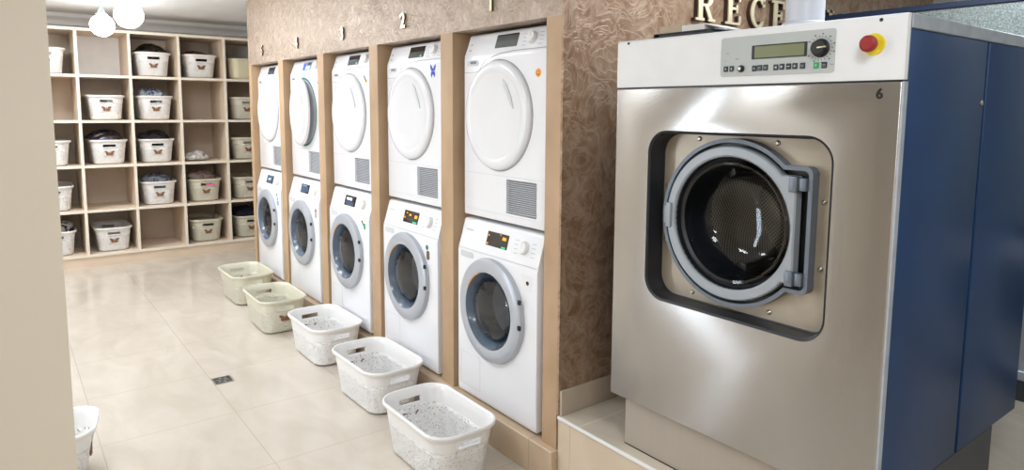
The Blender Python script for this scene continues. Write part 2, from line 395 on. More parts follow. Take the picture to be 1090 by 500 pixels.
# cornice on the far wall
cp = [(X0, 2.28), (X0 + .03, 2.285), (X0 + .04, 2.31), (X0 + .07, 2.335), (X0 + .12, 2.355), (X0 + .14, CEIL), (X0, CEIL)]
cb = MB(); cb.prism([(p[0], p[1]) for p in cp], 1, Y0, 1.6); struct(cb, 'trim_1', 'paint_white')
# block with the washer niches
NX = [(XR - k * G - OW, XR - k * G) for k in range(5)]
XL = -3.995; DEP = .72
blk = MB()
blk.mi = 0
blk.box((XL, 0, HT), (-.012, DEP, CEIL))                                  # header, swirled plaster
struct(blk, 'wall_header', 'stucco', smooth=False)
struct(MB().box((XL, DEP, 0), (-.012, Y1, CEIL)), 'wall_core', 'stucco', smooth=False)
edges = [0] + [v for a, b_ in NX for v in (b_, a)] + [XL]
for k in range(0, len(edges), 2):
    p = MB().box((edges[k + 1], 0, PL), (edges[k] - (.012 if k == 0 else 0), DEP, HT)); struct(p, 'wall_pier', 'pillar_plaster', smooth=False)
struct(MB().box((-.012, 0, ST), (0, Y1, CEIL)), 'wall_return', 'stucco_brown', smooth=False)
struct(MB().box((XL, -.03, 0), (-.004, DEP, PL), .003, 1), 'trim_2', 'skirting_tile', smooth=False)
# raised platform under the big machine
struct(MB().box((0, 0, 0), (X1, Y1, ST - .012)), 'platform', 'step_tile_front', smooth=False)
struct(MB().box((.0, .002, ST - .012), (X1, Y1, ST)), 'platform_top', 'step_tile_top', smooth=False)
struct(MB().box((0, -.006, ST - .013), (X1, .004, ST + .0005), .002, 2), 'trim_3', 'nosing')
struct(MB().box((0, .006, ST), (.012, Y1, ST + .1025), .002, 1), 'baseboard_return', 'base_tile')
# frames of the unseen ceiling panels added as fill light
for i, (x, y, k) in enumerate(FILL_PANELS):
    t = empty('ceiling_fill_panel', (x, y, CEIL), 'added unseen square ceiling fill panel, %s' % ['nearest the camera', 'above the steel machine', 'in front of the first washers', 'above the middle baskets', 'near the open shelving', 'above the galvanised machine', 'in the corner behind the camera', 'in the back corner by the white wall', 'between the pendant globes and the niches'][i], 'light', 'added ceiling fill panels')
    f = MB()
    for a, b_ in (((-.31, -.31), (.31, -.285)), ((-.31, .285), (.31, .31)), ((-.31, -.285), (-.285, .285)), ((.285, -.285), (.31, .285))): f.box((a[0], a[1], -.03), (b_[0], b_[1], 0))
    f.build('frame', 'paint_white', t, smooth=False)

# ------------------------------------------------------------------ open shelving at the far end
SX = -5.43; S0 = -1.1056; SP = .4262; SZ = .1075; SH = .4192; TB = .024
sx0 = X0 + .01
shelf = empty('shelving_unit', (SX, S0, 0), 'large light wood open cube shelving along the far wall filled with laundry baskets', 'shelf')
def rel(p): return (p[0] - SX, p[1] - S0, p[2])
ys = [S0 + SP * j for j in range(-3, 5)]; zs = [SZ + SH * k for k in range(6)]
def boxes(name, lst, mat, par, edge=True):
    m = MB()
    for a, b_ in lst: m.box(rel(a), rel(b_))
    return m.build(name, mat, par, smooth=False)
for z in zs: boxes('shelf_board', [((sx0 + .006, ys[0], z - TB / 2), (SX - .003, ys[-1], z + TB / 2))], 'melamine', shelf)
for y in ys:
    boxes('divider', [((sx0 + .006, y - TB / 2, zs[k] + TB / 2), (SX - .003, y + TB / 2, zs[k + 1] - TB / 2)) for k in range(5)], 'melamine', shelf)
eb = [((SX - .003, ys[0], z - TB / 2), (SX, ys[-1], z + TB / 2)) for z in zs]
for y in ys: eb += [((SX - .003, y - TB / 2, zs[k] + TB / 2), (SX, y + TB / 2, zs[k + 1] - TB / 2)) for k in range(5)]
boxes('edge_banding', eb, 'melamine_edge', shelf)
boxes('backboard', [((sx0, ys[0], SZ), (sx0 + .006, ys[-1], zs[-1]))], 'backboard', shelf)
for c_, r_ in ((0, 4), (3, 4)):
    y_ = S0 + SP * c_; pw_ = boxes('lit_back', [((sx0 + .0065, y_ + TB / 2, zs[r_] + TB / 2), (sx0 + .009, y_ + SP - TB / 2, zs[r_ + 1] - TB / 2))], 'paint_white', shelf); pw_['label'] = 'cell back painted white for lamp glow'  # white backs put the pendant's brightness in these cells into the colour
boxes('kick_board', [((SX - .03, ys[0], 0), (SX - .012, ys[-1], SZ - TB / 2))], 'melamine', shelf)

# ------------------------------------------------------------------ baskets
BL, BW, BH = .532, .325, .233; SHR = .844
def ring_pts(L, W, r, z, hy=.055):
    """rounded rectangle with breakpoints at y=+-hy on the short (X) ends"""
    P = []
    def seg(p, q, n):
        for i in range(1, n): P.append((p[0] + (q[0] - p[0]) * i / n, p[1] + (q[1] - p[1]) * i / n))
    a, b_ = L / 2 - r, W / 2 - r
    hy = min(hy, b_ * .95)
    P += [(L / 2, -hy), (L / 2, -hy / 3), (L / 2, hy / 3), (L / 2, hy)]
    for i in range(9): t = R(90 * i / 8); P.append((a + r * cos(t), b_ + r * sin(t)))
    seg((a, W / 2), (-a, W / 2), 4)
    for i in range(9): t = R(90 + 90 * i / 8); P.append((-a + r * cos(t), b_ + r * sin(t)))
    P += [(-L / 2, hy), (-L / 2, hy / 3), (-L / 2, -hy / 3), (-L / 2, -hy)]
    for i in range(9): t = R(180 + 90 * i / 8); P.append((-a + r * cos(t), -b_ + r * sin(t)))
    seg((-a, -W / 2), (a, -W / 2), 4)
    for i in range(9): t = R(270 + 90 * i / 8); P.append((a + r * cos(t), -b_ + r * sin(t)))
    return [(x, y, z) for x, y in P]
def brow(z, off=0, rr=.085):
    k = SHR + (1 - SHR) * z / BH
    return ring_pts((BL - .026) * k + 2 * off, (BW - .026) * k + 2 * off, rr * k + off, z)
def loft(m, rows, skip=None, close=False):
    V = [[m.bm.verts.new(p) for p in r] for r in rows]; n = len(rows[0])
    for i in range(len(rows) - (0 if close else 1)):
        for k in range(n):
            if skip and skip(i, k): continue
            m.bm.faces.new((V[i][k], V[i][(k + 1) % n], V[(i + 1) % len(rows)][(k + 1) % n], V[(i + 1) % len(rows)][k])).material_index = m.mi
    return V
NB = len(ring_pts(1, 1, .1, 0)); XM = 4 + 9 + 3 + 9         # index where the -X end points start
ISL = lambda k: k in (0, 1, 2) or k in (XM, XM + 1, XM + 2)
def basket(label, cat, group, loc, rz=0, cream=False, fly=True):
    c = 'cream' if cream else 'white'
    t = empty('laundry_basket', loc, label, cat, group, rz)
    # lower lace wall
    m = MB(); rows = [brow(z) for z in (.012, .05, .09, .13, .153)]; rows = [brow(.0, -.012)] + rows
    loft(m, rows); o = m.build('basket_wall', 'lace_' + c, t)
    md = o.modifiers.new('s', 'SOLIDIFY'); md.thickness = .003; md.offset = -1
    m = MB(); m.bm.faces.new([m.bm.verts.new(p) for p in brow(.006, -.014)]); o = m.build('basket_bottom', 'floor_lace_' + c, t)
    # smooth band with hand holes and lip
    m = MB(); loft(m, [brow(.153, .001), brow(.163, .001), brow(.192, .001), brow(.204, .001), brow(.213, .005), brow(.214, .0125), brow(.219, .0150), brow(.227, .0150), brow(.233, .011), brow(.2335, .006), brow(.229, .001), brow(.205, -.003), brow(.192, -.003), brow(.163, -.003), brow(.153, -.003)],
         skip=lambda i, k: ISL(k) and i in (1, 12), close=True)
    m.build('rim', 'rim_' + c, t)
    for s in (1, -1):
        xx = lambda z: s * ((BL - .026) * (SHR + (1 - SHR) * z / BH) / 2 + .002)
        pts = []
        for (y, z) in arc(.050, .1675, .0065, -90, 0, 2) + arc(.050, .1875, .0065, 0, 90, 2) + arc(-.050, .1875, .0065, 90, 180, 2) + arc(-.050, .1675, .0065, 180, 270, 2): pts.append((xx(z), y, z))
        MB().tube(pts, .0048, 6, True).build('handle_frame', 'rim_' + c, t)
    if fly:
        m = MB(); x = (BL - .026) * (SHR + (1 - SHR) * .11 / BH) / 2
        for s in (1, -1):
            m.prism([(s * .003, .100), (s * .012, .122), (s * .036, .130), (s * .040, .118), (s * .027, .105), (s * .030, .094), (s * .018, .084), (s * .006, .088)], 0, x - .001, x + .005)
        m.prism([(-.003, .084), (.003, .084), (.003, .118), (-.003, .118)], 0, x, x + .007)
        m.build('butterfly_clip', 'butterfly_brown', t, smooth=False)
    return t
GF = 'baskets standing in front of the washing machines'
proto_w = basket('white perforated floor basket nearest the camera, before the first washing machine', 'basket', GF, (-.457, -.285, .001), R(180))
proto_c = basket('pale cream floor basket with a butterfly clip, second from the shelving', 'basket', GF, (-2.718, -.250, .001), R(-1), True)
index_children()
_pc = [x for x in CH[proto_w.name] if x.name.startswith('butterfly')]
def bcopy(src, label, group, loc, rz=0):
    c = copy_tree(src); c.location = loc; c.rotation_euler = (0, 0, rz); c['label'] = label
    if group: c['group'] = group
    elif 'group' in c: del c['group']
    return c
bcopy(proto_w, 'white perforated laundry basket on the floor, second from the camera, beside the second washing machine', GF, (-1.196, -.210, .001), R(181))
bcopy(proto_w, 'white perforated laundry basket on the floor, middle one of the five in the row', GF, (-1.966, -.186, .001), R(180))
bcopy(proto_c, 'pale cream floor basket farthest from the camera, closest to the shelving', GF, (-3.515, -.218, .001), R(180))
bcopy(proto_w, 'white laundry basket half hidden behind the beige wall edge at the left', None, (-1.25, -1.712, .001), R(80))
GS = 'laundry baskets in the open shelving'
COLS = {'A': -1, 'B': 0, 'C': 1, 'D': 2, 'E': 3}
def cell(c, r): return (S0 + SP * (COLS[c] + .5), zs[5 - r] + TB / 2 + .001)
cn = {'A': 'leftmost visible', 'B': 'second', 'C': 'third', 'D': 'fourth', 'E': 'rightmost'}
rn = {1: 'top', 2: 'second', 3: 'middle', 4: 'fourth', 5: 'bottom'}
BK = {('A', 1): 'w', ('C', 1): 'w', ('D', 1): 'w', ('B', 2): 'w', ('C', 2): 'w', ('E', 2): 'c', ('A', 3): 'w', ('B', 3): 'w', ('C', 3): 'w', ('E', 3): 'c',
      ('A', 4): 'w', ('C', 4): 'w', ('D', 4): 'c', ('E', 4): 'c', ('A', 5): 'w', ('B', 5): 'w', ('D', 5): 'c', ('E', 5): 'c'}
HE = {}
def heap(name, label, cat, mat, c, r, w_, h, zoff, par=None, seed=0, dx=.16, d=.30, dy=0):
    y, z = cell(c, r); m = MB(); rs = bmesh.ops.create_icosphere(m.bm, subdivisions=4, radius=1)
    base = .35 * 1.18 * h
    for v in rs['verts']:
        n = v.co.copy(); q = n * 1.7 + Vector((seed * 3.1, seed, 0))
        k = 1 + .22 * noise.noise(q) + .10 * (1 - 2 * abs(noise.noise(q * 2.4))) + .06 * noise.noise(q * 6) + .03 * noise.noise(q * 12)
        v.co = n * k
        if v.co.z < -.35: v.co.z = -.35 + (v.co.z + .35) * .02
        v.co = Vector((v.co.x * d / 2 * .95, v.co.y * w_ / 2 * 1.12, v.co.z * h * 1.18))
        if zoff and v.co.z + base + zoff < .240: v.co.y = max(-.118, min(.118, v.co.y)); v.co.x = max(-.20, min(.20, v.co.x))
        if v.co.z + base + zoff > .380: v.co.z = .380 - base - zoff
    o = m.build(name, mat, None, ang=180)
    if par: o.parent = par; return o
    o.location = (SX - .02 - BL / 2 + dx - .16, y + dy, z + zoff + base + (.012 if not zoff else 0))
    return tag(o, label, cat)
for (c, r), k in BK.items():
    y, z = cell(c, r)
    t = bcopy(proto_c if k == 'c' else proto_w, '%s butterfly basket in the %s column, %s row of the shelving' % ('cream' if k == 'c' else 'white', cn[c], rn[r]), GS, (SX - .015 - BL / 2, y + {'A': -.02, 'B': .01, 'C': 0, 'D': .0, 'E': .01}[c], z), random.uniform(-.02, .02))
Z = .165
PILES = {}
PILES['C1'] = heap('laundry_pile', 'dark navy laundry heaped high under clear film in the top row basket, third column', 'laundry', 'cloth_navy', 'C', 1, .20, .085, Z, seed=1)
heap('laundry_pile', 'dark and reddish folded laundry peeking above the top row basket, fourth column', 'laundry', 'cloth_dark_red', 'D', 1, .25, .062, Z + .012, seed=2)
heap('laundry_pile', 'blue and white striped laundry heaped on the second row basket, third column', 'laundry', 'cloth_denim', 'C', 2, .25, .088, Z, seed=3)
PILES['B3'] = heap('laundry_pile', 'blue and pastel laundry in clear film on the middle row basket, second column', 'laundry', 'cloth_pastel', 'B', 3, .26, .085, Z, seed=4)
heap('laundry_pile', 'black and dark grey laundry on the middle row basket, third column', 'laundry', 'cloth_black', 'C', 3, .26, .085, Z, seed=5)
heap('laundry_pile', 'slate blue laundry in film on the fourth row basket, third column', 'laundry', 'cloth_slate', 'C', 4, .25, .078, Z, seed=6)
heap('laundry_pile', 'taupe brown towel pile on the cream fourth row basket, fourth column', 'laundry', 'cloth_taupe', 'D', 4, .26, .09, Z, seed=7)
heap('laundry_pile', 'black and white laundry bag on the bottom row basket at the left', 'laundry', 'cloth_bw', 'A', 5, .24, .09, Z, seed=8)
heap('laundry_pile', 'dark navy laundry on the bottom row basket, rightmost column', 'laundry', 'cloth_navy', 'E', 5, .26, .09, Z, seed=9)
heap('laundry_pile', 'low dark laundry showing inside the cream bottom row basket, fourth column', 'laundry', 'cloth_taupe', 'D', 5, .25, .03, Z + .01, seed=10)
heap('crumpled_cloth', 'white crumpled cloth lying alone in the middle row cell, fourth column', 'cloth', 'cloth_white', 'D', 3, .20, .05, 0.0, seed=11, dx=.30, d=.16, dy=-.065)
for c, r, w_, h, sd in (('C', 1, .265, .095, 21), ('B', 3, .29, .098, 22)):
    heap('plastic_film', '', '', 'film', c, r, w_, h, Z - .002, par=PILES[c + str(r)], seed=sd, d=.34)['label'] = 'clear plastic film wrap'
# pink tag of the fourth-row basket
y, z = cell('D', 4)
tag(MB().box((SX - .012, y - .01, z + .170), (SX - .006, y + .08, z + .183), .001, 1).build('price_tag', 'tag_pink'), 'small pink paper tag on the rim of the cream basket in the fourth row', 'tag')
# cream tub, top row rightmost
y, z = cell('E', 1)
tub = empty('storage_tub', (SX - .20, y + .02, z), 'smooth cream rounded plastic tub in the top row, rightmost column', 'tub')
m = MB(); loft(m, [ring_pts(.30, .28, .07, 0), ring_pts(.33, .32, .08, .02), ring_pts(.35, .345, .09, .19), ring_pts(.34, .335, .085, .19), ring_pts(.32, .31, .08, .02)]); m.bm.faces.new([m.bm.verts.new(p) for p in ring_pts(.30, .28, .07, .001)])
m.build('body', 'cream_plastic', tub)
m = MB(); loft(m, [ring_pts(.36, .355, .09, .19), ring_pts(.365, .36, .09, .198), ring_pts(.36, .355, .09, .212), ring_pts(.33, .325, .08, .216)]); m.bm.faces.new([m.bm.verts.new(p) for p in ring_pts(.33, .325, .08, .216)]); m.build('lid', 'cream_plastic', tub)

# ------------------------------------------------------------------ pendant lamps
for (x, y, z, lab) in ((-4.67, -.969, 2.172, 'white glass globe pendant lamp nearer the shelving, the smaller-looking left one'), (-3.45, -.944, 2.130, 'white glass globe pendant lamp, the larger-looking right one')):
    t = empty('pendant_lamp', (x, y, CEIL), lab, 'lamp', 'globe pendant lamps'); r = .090; dz = z - CEIL
    MB().lathe([(0, -r)] + [(r * cos(R(a)), r * sin(R(a)) * (.97 if a > 0 else 1)) for a in range(-85, 76, 8)] + [(.03, r * .97)], (0, 0, dz), 2, 40).build('globe', 'globe_glass', t)
    MB().lathe([(0, .165), (.012, .165), (.015, .15), (.03, .105), (.042, .090), (0, .088)], (0, 0, dz), 2, 24).build('holder', 'pendant_metal', t)
    MB().lathe([(0, dz + .15), (.004, dz + .15), (.004, -.02), (0, -.02)], (0, 0, 0), 2, 10).build('cord', 'pendant_metal', t)
    MB().lathe([(0, 0), (.055, 0), (.055, -.012), (.03, -.025), (0, -.026)], (0, 0, 0), 2, 32).build('ceiling_rose', 'pendant_metal', t)

# ------------------------------------------------------------------ washing machines and dryers
MW = .596
def knob(parent, x, y0, z, r, mat, tilt, name='knob'):
    m = MB(); m.lathe([(0, -.020), (r * .82, -.020), (r * .9, -.018), (r, -.004), (r, 0), (0, 0)], (0, 0, 0), 1, 32); m.box((-.0018, -.022, 0), (.0018, -.019, r * .8))
    o = m.build(name, mat, parent); o.location = (x, y0, z); o.rotation_euler = (tilt, 0, 0); return o
def make_washer():
    t = empty('washing_machine', (0, 0, 0), 'x', 'washing machine', 'row of front-loading washing machines')
    # local: origin at front lower centre; front y=0, body from z .012
    H = .848
    pr_ = [(0.004, .012), (0, .03), (0, .70), (.006, .715), (.040, H - .006), (.05, H), (.62, H), (.62, .012)]
    b_ = MB(); b_.prism(pr_, 0, -MW / 2, MW / 2, .006, 2); body = b_.build('body', 'white_enamel', t)
    cx, cz = -.015, .467
    c1 = MB().lathe([(0, -.05), (.178, -.05), (.178, .30), (0, .30)], (cx, 0, cz), 1, 64).build('cut', 'white_enamel')
    boolcut(body, [c1])
    # front seams, drawer, flap
    m = MB(); m.box((-MW / 2 + .004, -.0008, .7125), (MW / 2 - .004, .0012, .7145)); m.build('panel_seam', 'shade_white', t, smooth=False)
    m = MB(); m.prism(rrect(-.27, .672, -.165, .700, .012), 1, -.0015, .004); m.build('drawer_handle', 'shade_white', t)
    m = MB()
    for a, b2 in (((-.27, .055), (-.11, .0565)), ((-.27, .055), (-.2685, .215)), ((-.1115, .055), (-.11, .215)), ((-.27, .2135), (-.11, .215))): m.box((a[0], -.0008, a[1]), (b2[0], .001, b2[1]))
    m.build('filter_flap', 'shade_white', t, smooth=False)
    # door: silver ring, tunnel, bowl glass
    d = MB(); d.lathe([(.234, 0), (.236, -.012), (.232, -.022), (.220, -.028), (.185, -.032), (.173, -.029), (.168, -.016), (.168, 0)], (cx, 0, cz), 1, 64, closed=True); dr = d.build('door_ring', 'silver_ring', t)
    MB().lathe([(.169, -.030), (.150, -.004), (.138, .06), (.136, .10)], (cx, 0, cz), 1, 64).build('door_cone', 'dark_tunnel', dr)
    MB().lathe([(.137, .012), (.130, -.006), (.10, -.014), (.05, -.018), (0, -.019)], (cx, 0, cz), 1, 48).build('door_glass', 'glass_bowl', dr)
    m = MB(); m.lathe([(.137, .10), (.170, .11), (.22, .12), (.22, .40), (0, .42)], (0, 0, 0), 1, 48); o = m.build('drum', 'drum_light', t); o.location = (cx, 0, cz)
    for a in (30, 150, 270):
        m = MB(); m.prism([(-.03, -.215), (.03, -.215), (.012, -.15), (-.012, -.15)], 1, .14, .38, .006); o = m.build('drum_paddle', 'lifter', t); o.location = (cx, 0, cz); o.rotation_euler = (0, R(a), 0)
    for zz in (.56, .45):
        m = MB(); m.box((cx + .221, -.031, zz - .010), (cx + .236, -.020, zz + .010), .002); m.build('hinge_cap', 'black', dr)
    # control panel items on the slanted fascia
    SL = math.atan2(.034, .128)
    def pan(z): return (.006 + (z - .715) * math.tan(SL), z)
    def onpan(m, name, mat, x, z, dy=0, par=None):
        o = m.build(name, mat, par or t, smooth=False); yy, zz = pan(z); o.location = (x, yy - .0005 - dy, zz); o.rotation_euler = (-SL, 0, 0); return o
    onpan(MB().box((-.078, -.002, -.032), (.078, .004, .032), .001, 1), 'display', 'black_gloss', -.01, .782)
    kn = knob(t, .185, pan(.780)[0], .780, .029, 'white_plastic', -SL)
    for k in range(8): onpan(MB().box((-.013, -.0004, -.0008), (.013, .0008, .0008)), 'program_mark', 'mark_grey', .13 if k < 4 else .245, .750 + .018 * (k % 4))
    onpan(MB().box((-.028, -.0004, -.004), (.028, .0008, .004)), 'name_mark', 'shade_white', -.235, .798)
    for s in (-1, 1):
        for yy in (.04, .56): MB().lathe([(0, 0), (.018, 0), (.018, .014), (0, .014)], (s * .25, yy, 0), 2, 16).build('foot', 'rubber', t)
    return t, pan, SL
def make_dryer():
    t = empty('tumble_dryer', (0, 0, 0), 'x', 'tumble dryer', 'row of tumble dryers stacked on the washing machines')
    H = .836
    pr_ = [(0, .004), (0, .725), (.004, .738), (.034, H - .008), (.045, H), (.60, H), (.60, .004)]
    body = MB().prism(pr_, 0, -MW / 2, MW / 2, .006, 2).build('body', 'white_enamel', t)
    c1 = MB().prism(rrect(.035, .045, .245, .195, .006), 1, -.05, .03).build('cut', 'white_enamel'); boolcut(body, [c1])
    cx, cz = -.027, .468
    m = MB(); m.lathe([(.237, 0), (.239, -.006), (.2375, -.013), (.231, -.020), (.218, -.024), (.198, -.0255), (.192, -.0225), (.188, -.0215), (.10, -.023), (0, -.0235)], (0, 0, 0), 1, 72)
    hg = MB()
    dr = m.build('door', 'door_white', t); dr.location = (cx, 0, cz)
    m = MB(); pts = [(.075, .155), (.10, .135), (.135, .075), (.150, .03), (.132, .045), (.105, .09), (.08, .12)]
    m.prism([(a - .01, b2) for a, b2 in pts], 1, -.0262, -.020, .001); m.build('door_grip', 'shade_white', dr)
    MB().lathe([(.2395, .0005), (.2415, -.0012), (.2435, .0005)], (cx, -.0005, cz), 1, 72).build('door_seam', 'mark_grey', t)
    # grille
    g = MB(); g.box((.035, .022, .045), (.245, .024, .195)); gr = g.build('grille', 'mark_grey', t, smooth=False)
    m = MB()
    for k in range(17): zz = .050 + k * .0087; m.prism([(.0005, zz + .005), (.0025, zz + .0062), (.012, zz + .002), (.010, zz)], 0, .037, .243)
    m.build('slats', 'white_enamel', gr, smooth=False)
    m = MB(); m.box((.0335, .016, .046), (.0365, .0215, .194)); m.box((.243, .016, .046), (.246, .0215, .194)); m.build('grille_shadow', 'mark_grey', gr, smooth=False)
    MB().box((-.29, -.0009, .2055), (.29, .001, .207)).build('panel_seam', 'shade_white', t, smooth=False); MB().box((-.29, -.0009, .036), (.255, .001, .0372)).build('panel_seam', 'shade_white', t, smooth=False)
    # tank drawer + curved seam
    m = MB(); m.prism(rrect(-.272, .690, -.178, .716, .012), 1, -.0015, .004); o = m.build('drawer_handle', 'shade_white', t)
    MB().prism(rrect(-.245, .699, -.195, .712, .005), 1, -.0022, .004).build('recess', 'bezel', o)
    seam = [(-.298, .662), (-.20, .662)] + arc(-.20, .712, .050, 270, 330, 5) + [(-.12, .715), (-.02, .735), (.08, .742), (.298, .742)]
    MB().tube([(x, .0003, z) for x, z in seam], .0011, 6).build('fascia_seam', 'mark_grey', t)
    SL = math.atan2(.030, .090)
    def pan(z): return (.004 + (z - .738) * math.tan(SL), z)
    def onpan(m, name, mat, x, z, dy=0):
        o = m.build(name, mat, t, smooth=False); yy, zz = pan(z); o.location = (x, yy - .0005 - dy, zz); o.rotation_euler = (-SL, 0, 0); return o
    kn = knob(t, .187, pan(.787)[0], .787, .027, 'white_plastic', -SL)
    for k in range(8): onpan(MB().box((-.013, -.0004, -.0008), (.013, .0008, .0008)), 'program_mark', 'mark_grey', .135 if k < 4 else .243, .760 + .016 * (k % 4))
    for k in range(2): onpan(MB().box((-.006, -.0004, -.003), (.006, .0008, .003)), 'name_mark', 'mark_grey', -.262, .788 - .026 * k)
    return t, pan, SL
NUMW = {0: 'first', 1: 'second', 2: 'third', 3: 'fourth', 4: 'fifth'}
wproto, wpan, WS = make_washer(); dproto, dpan, DS = make_dryer(); index_children()
washers, dryers = [wproto], [dproto]
for k in range(1, 5): washers.append(copy_tree(wproto)); dryers.append(copy_tree(dproto))
WL = ['white washing machine nearest the camera, orange display and a black dot badge', 'white washing machine under number 2, orange display, teal and brown badge', 'white washing machine under number 3 with a blue lit display and green sticker', 'white washing machine under number 4 with a red bird sticker', 'white washing machine under number 5, farthest from the camera beside the shelving']
DL = ['white tumble dryer nearest the camera, orange smiley sticker by its door', 'white tumble dryer under number 2 with a blue butterfly sticker', 'white tumble dryer under number 3 with a small yellow sticker', 'white tumble dryer under number 4 with its round door slightly ajar', 'white tumble dryer under number 5, farthest from the camera']
for k in range(5):
    cx = XR - k * G - OW / 2
    washers[k].location = (cx, 0, PL); washers[k]['label'] = WL[k]
    dryers[k].location = (cx, .037, PL + .862); dryers[k]['label'] = DL[k]
MB_spacer = None
def placed(m, name, mat, par, x, pz, sl, lift=.0025):
    o = m.build(name, mat, par, smooth=False); yy, zz = pz; o.location = (x, yy - lift, zz); o.rotation_euler = (-sl, 0, 0); return o
def bx(x0, z0, x1, z1, t=.0008): return MB().box((x0, -t, z0), (x1, 0, z1))
# screens on the washers
for k, spec in enumerate([
    [('screen_orange', .038, .006, .064, .019), ('screen_orange', -.070, .012, -.062, .018), ('screen_orange', -.072, -.026, -.062, -.019), ('screen_orange', .018, .024, .022, .030), ('screen_green', .040, -.029, .068, -.022)],
    [('screen_orange', .040, -.002, .066, .014), ('screen_orange', -.02, .006, .0, .016), ('screen_orange', -.068, -.010, -.060, -.002), ('screen_orange', -.052, .016, -.040, .022), ('screen_green', .030, -.030, .070, -.020)],
    [('screen_white', -.055, .004, .025, .020), ('screen_dim', -.06, -.024, .06, -.004)],
    [('screen_dim', -.066, -.022, .066, .014), ('screen_blue', -.05, .018, .03, .025)],
    [('screen_dim', -.066, -.026, .066, .026), ('screen_white', -.04, -.004, .02, .012)]]):
    for (mat, x0, z0, x1, z1) in spec: placed(bx(x0, z0, x1, z1), 'display_segment', mat, washers[k], -.01, wpan(.782), WS)
for k, mat in enumerate(['screen_grey', 'black_gloss', 'black_gloss', 'screen_blue', 'black_gloss']):
    placed(MB().box((-.078, -.002, -.030), (.078, .004, .030), .001, 1), 'display', mat, dryers[k], .008, dpan(.789), DS, .0005)
for k, spec in {1: [('screen_green', .045, -.027, .062, -.018)], 2: [('screen_green', .045, -.026, .070, -.018), ('screen_dim', -.06, -.008, .06, .004)], 3: [('blue', -.074, -.026, -.03, .020), ('black', .0, .006, .072, .026), ('screen_white', -.02, -.02, .05, -.002)], 4: [('screen_dim', -.066, -.024, .066, -.004)]}.items():
    for (mat, x0, z0, x1, z1) in spec: placed(bx(x0, z0, x1, z1), 'display_segment', mat, dryers[k], .008, dpan(.789), DS)
placed(MB().box((-.075, -.0008, .024), (.075, 0, .030)), 'display_segment', 'black', dryers[0], .008, dpan(.789), DS)
# stickers (children of their machine)
def disc(r, n=20): return MB().lathe([(0, -.001), (r, -.001), (r, 0), (0, 0)], (0, 0, 0), 1, n)
def stick(m, mats, par, x, z, y=0, lab=None):
    o = m.build('sticker', mats, par, smooth=False); o.location = (x, y - .0004, z)
    if lab: o['label'] = lab
    return o
s = disc(.017); s.mi = 1
for a in (-.006, .006): s.box((a - .0018, -.0016, .003), (a + .0018, -.001, .007))
s.tube([(-.009, -.0014, -.002), (-.005, -.0014, -.008), (.005, -.0014, -.008), (.009, -.0014, -.002)], .0012, 5)
stick(s, ['orange', 'black'], dryers[0], .247, .643, lab='orange smiley face sticker')
s = MB()
for q in (1, -1):
    s.prism([(q * .0005, .004), (q * .012, .026), (q * .024, .034), (q * .026, .018), (q * .016, .0)], 1, -.001, 0)
    s.prism([(q * .0005, .002), (q * .016, -.002), (q * .021, -.018), (q * .012, -.032), (q * .004, -.014)], 1, -.001, 0)
s.prism([(-.002, -.018), (.002, -.018), (.002, .014), (-.002, .014)], 1, -.0018, 0)
stick(s, 'blue', dryers[1], .205 , .683, lab='blue butterfly sticker')
s = disc(.009); s.mi = 1; s.prism([(-.035, .03), (-.028, .034), (.0, -.002), (-.006, -.006)], 1, -.002, -.001)
stick(s, ['yellow', 'black'], dryers[2], .225, .655, lab='yellow and black sticker')
stick(MB().prism([(-.03, .022), (-.012, .014), (.006, .008), (.01, -.016), (-.006, -.020), (-.014, .0)], 1, -.001, 0), 'red', dryers[3], .262, .655, lab='red sticker')
stick(disc(.006), 'black', dryers[4], .262, .655, lab='small black sticker')
s = MB(); s.prism(rrect(-.03, -.045, .045, .02, .004), 1, -.0006, 0); s.mi = 1; s.lathe([(0, -.0025), (.0085, -.0025), (.0085, 0), (0, 0)], (0.012, 0, -.012), 1, 20); stick(s, ['white_plastic', 'black'], washers[0], .225, .655, lab='white paper badge with a black dot')
s = disc(.013); s.mi = 1; s.prism(rrect(-.004, -.062, .024, -.016, .010), 1, -.0015, 0); stick(s, ['teal', 'sticker_brown'], washers[1], .197, .655, lab='teal dot and brown badge')
s = MB().prism([(-.004, .012), (.018, .016), (.020, -.022), (-.006, -.018)], 1, -.001, 0); s.mi = 1; s.prism([(-.036, .026), (-.026, .03), (-.004, .006), (-.008, .0)], 1, -.0015, 0); stick(s, ['green', 'black'], washers[2], .235, .660, lab='green and black sticker')
s = disc(.013); s.mi = 1; s.prism(rrect(-.012, -.048, .014, -.014, .006), 1, -.0008, 0); stick(s, ['red', 'mark_grey'], washers[3], .245, .655, lab='red bird sticker')
s = disc(.014); s.mi = 1; s.prism(rrect(-.024, -.050, .028, -.016, .004), 1, -.0008, 0); s.prism(rrect(-.03, .018, .0, .044, .004), 1, -.0008, 0); stick(s, ['orange', 'screen_blue'], washers[4], .23, .650, lab='orange and light blue sticker')
# orange arc stickers on the inner rim of three porthole doors
for k in (0, 1, 2):
    m = MB(); m.lathe([(.1665, -.024), (.174, -.0305), (.174, -.0315), (.1655, -.025)], (-.015, 0, .467), 1, 14, closed=True, a0=R(112), a1=R(152)); o = m.build('arc_sticker', 'orange', washers[k]); o['label'] = 'orange arc sticker on the porthole rim'
# fourth dryer door ajar
index_children()
for ch in CH[dryers[3].name]:
    if ch.name.startswith('door') and not ch.name.startswith('door_seam'):
        a = R(-5); ch.rotation_euler = (0, 0, a); ch.location = (-.027 - .243 + .243 * cos(a), .243 * sin(a) - .002, .468)
        MB().lathe([(.23, -.0012), (.243, -.0012), (.243, .0005), (.23, .0005)], (-.027, 0, .468), 1, 64, closed=True).build('door_seal', 'teal', dryers[3])

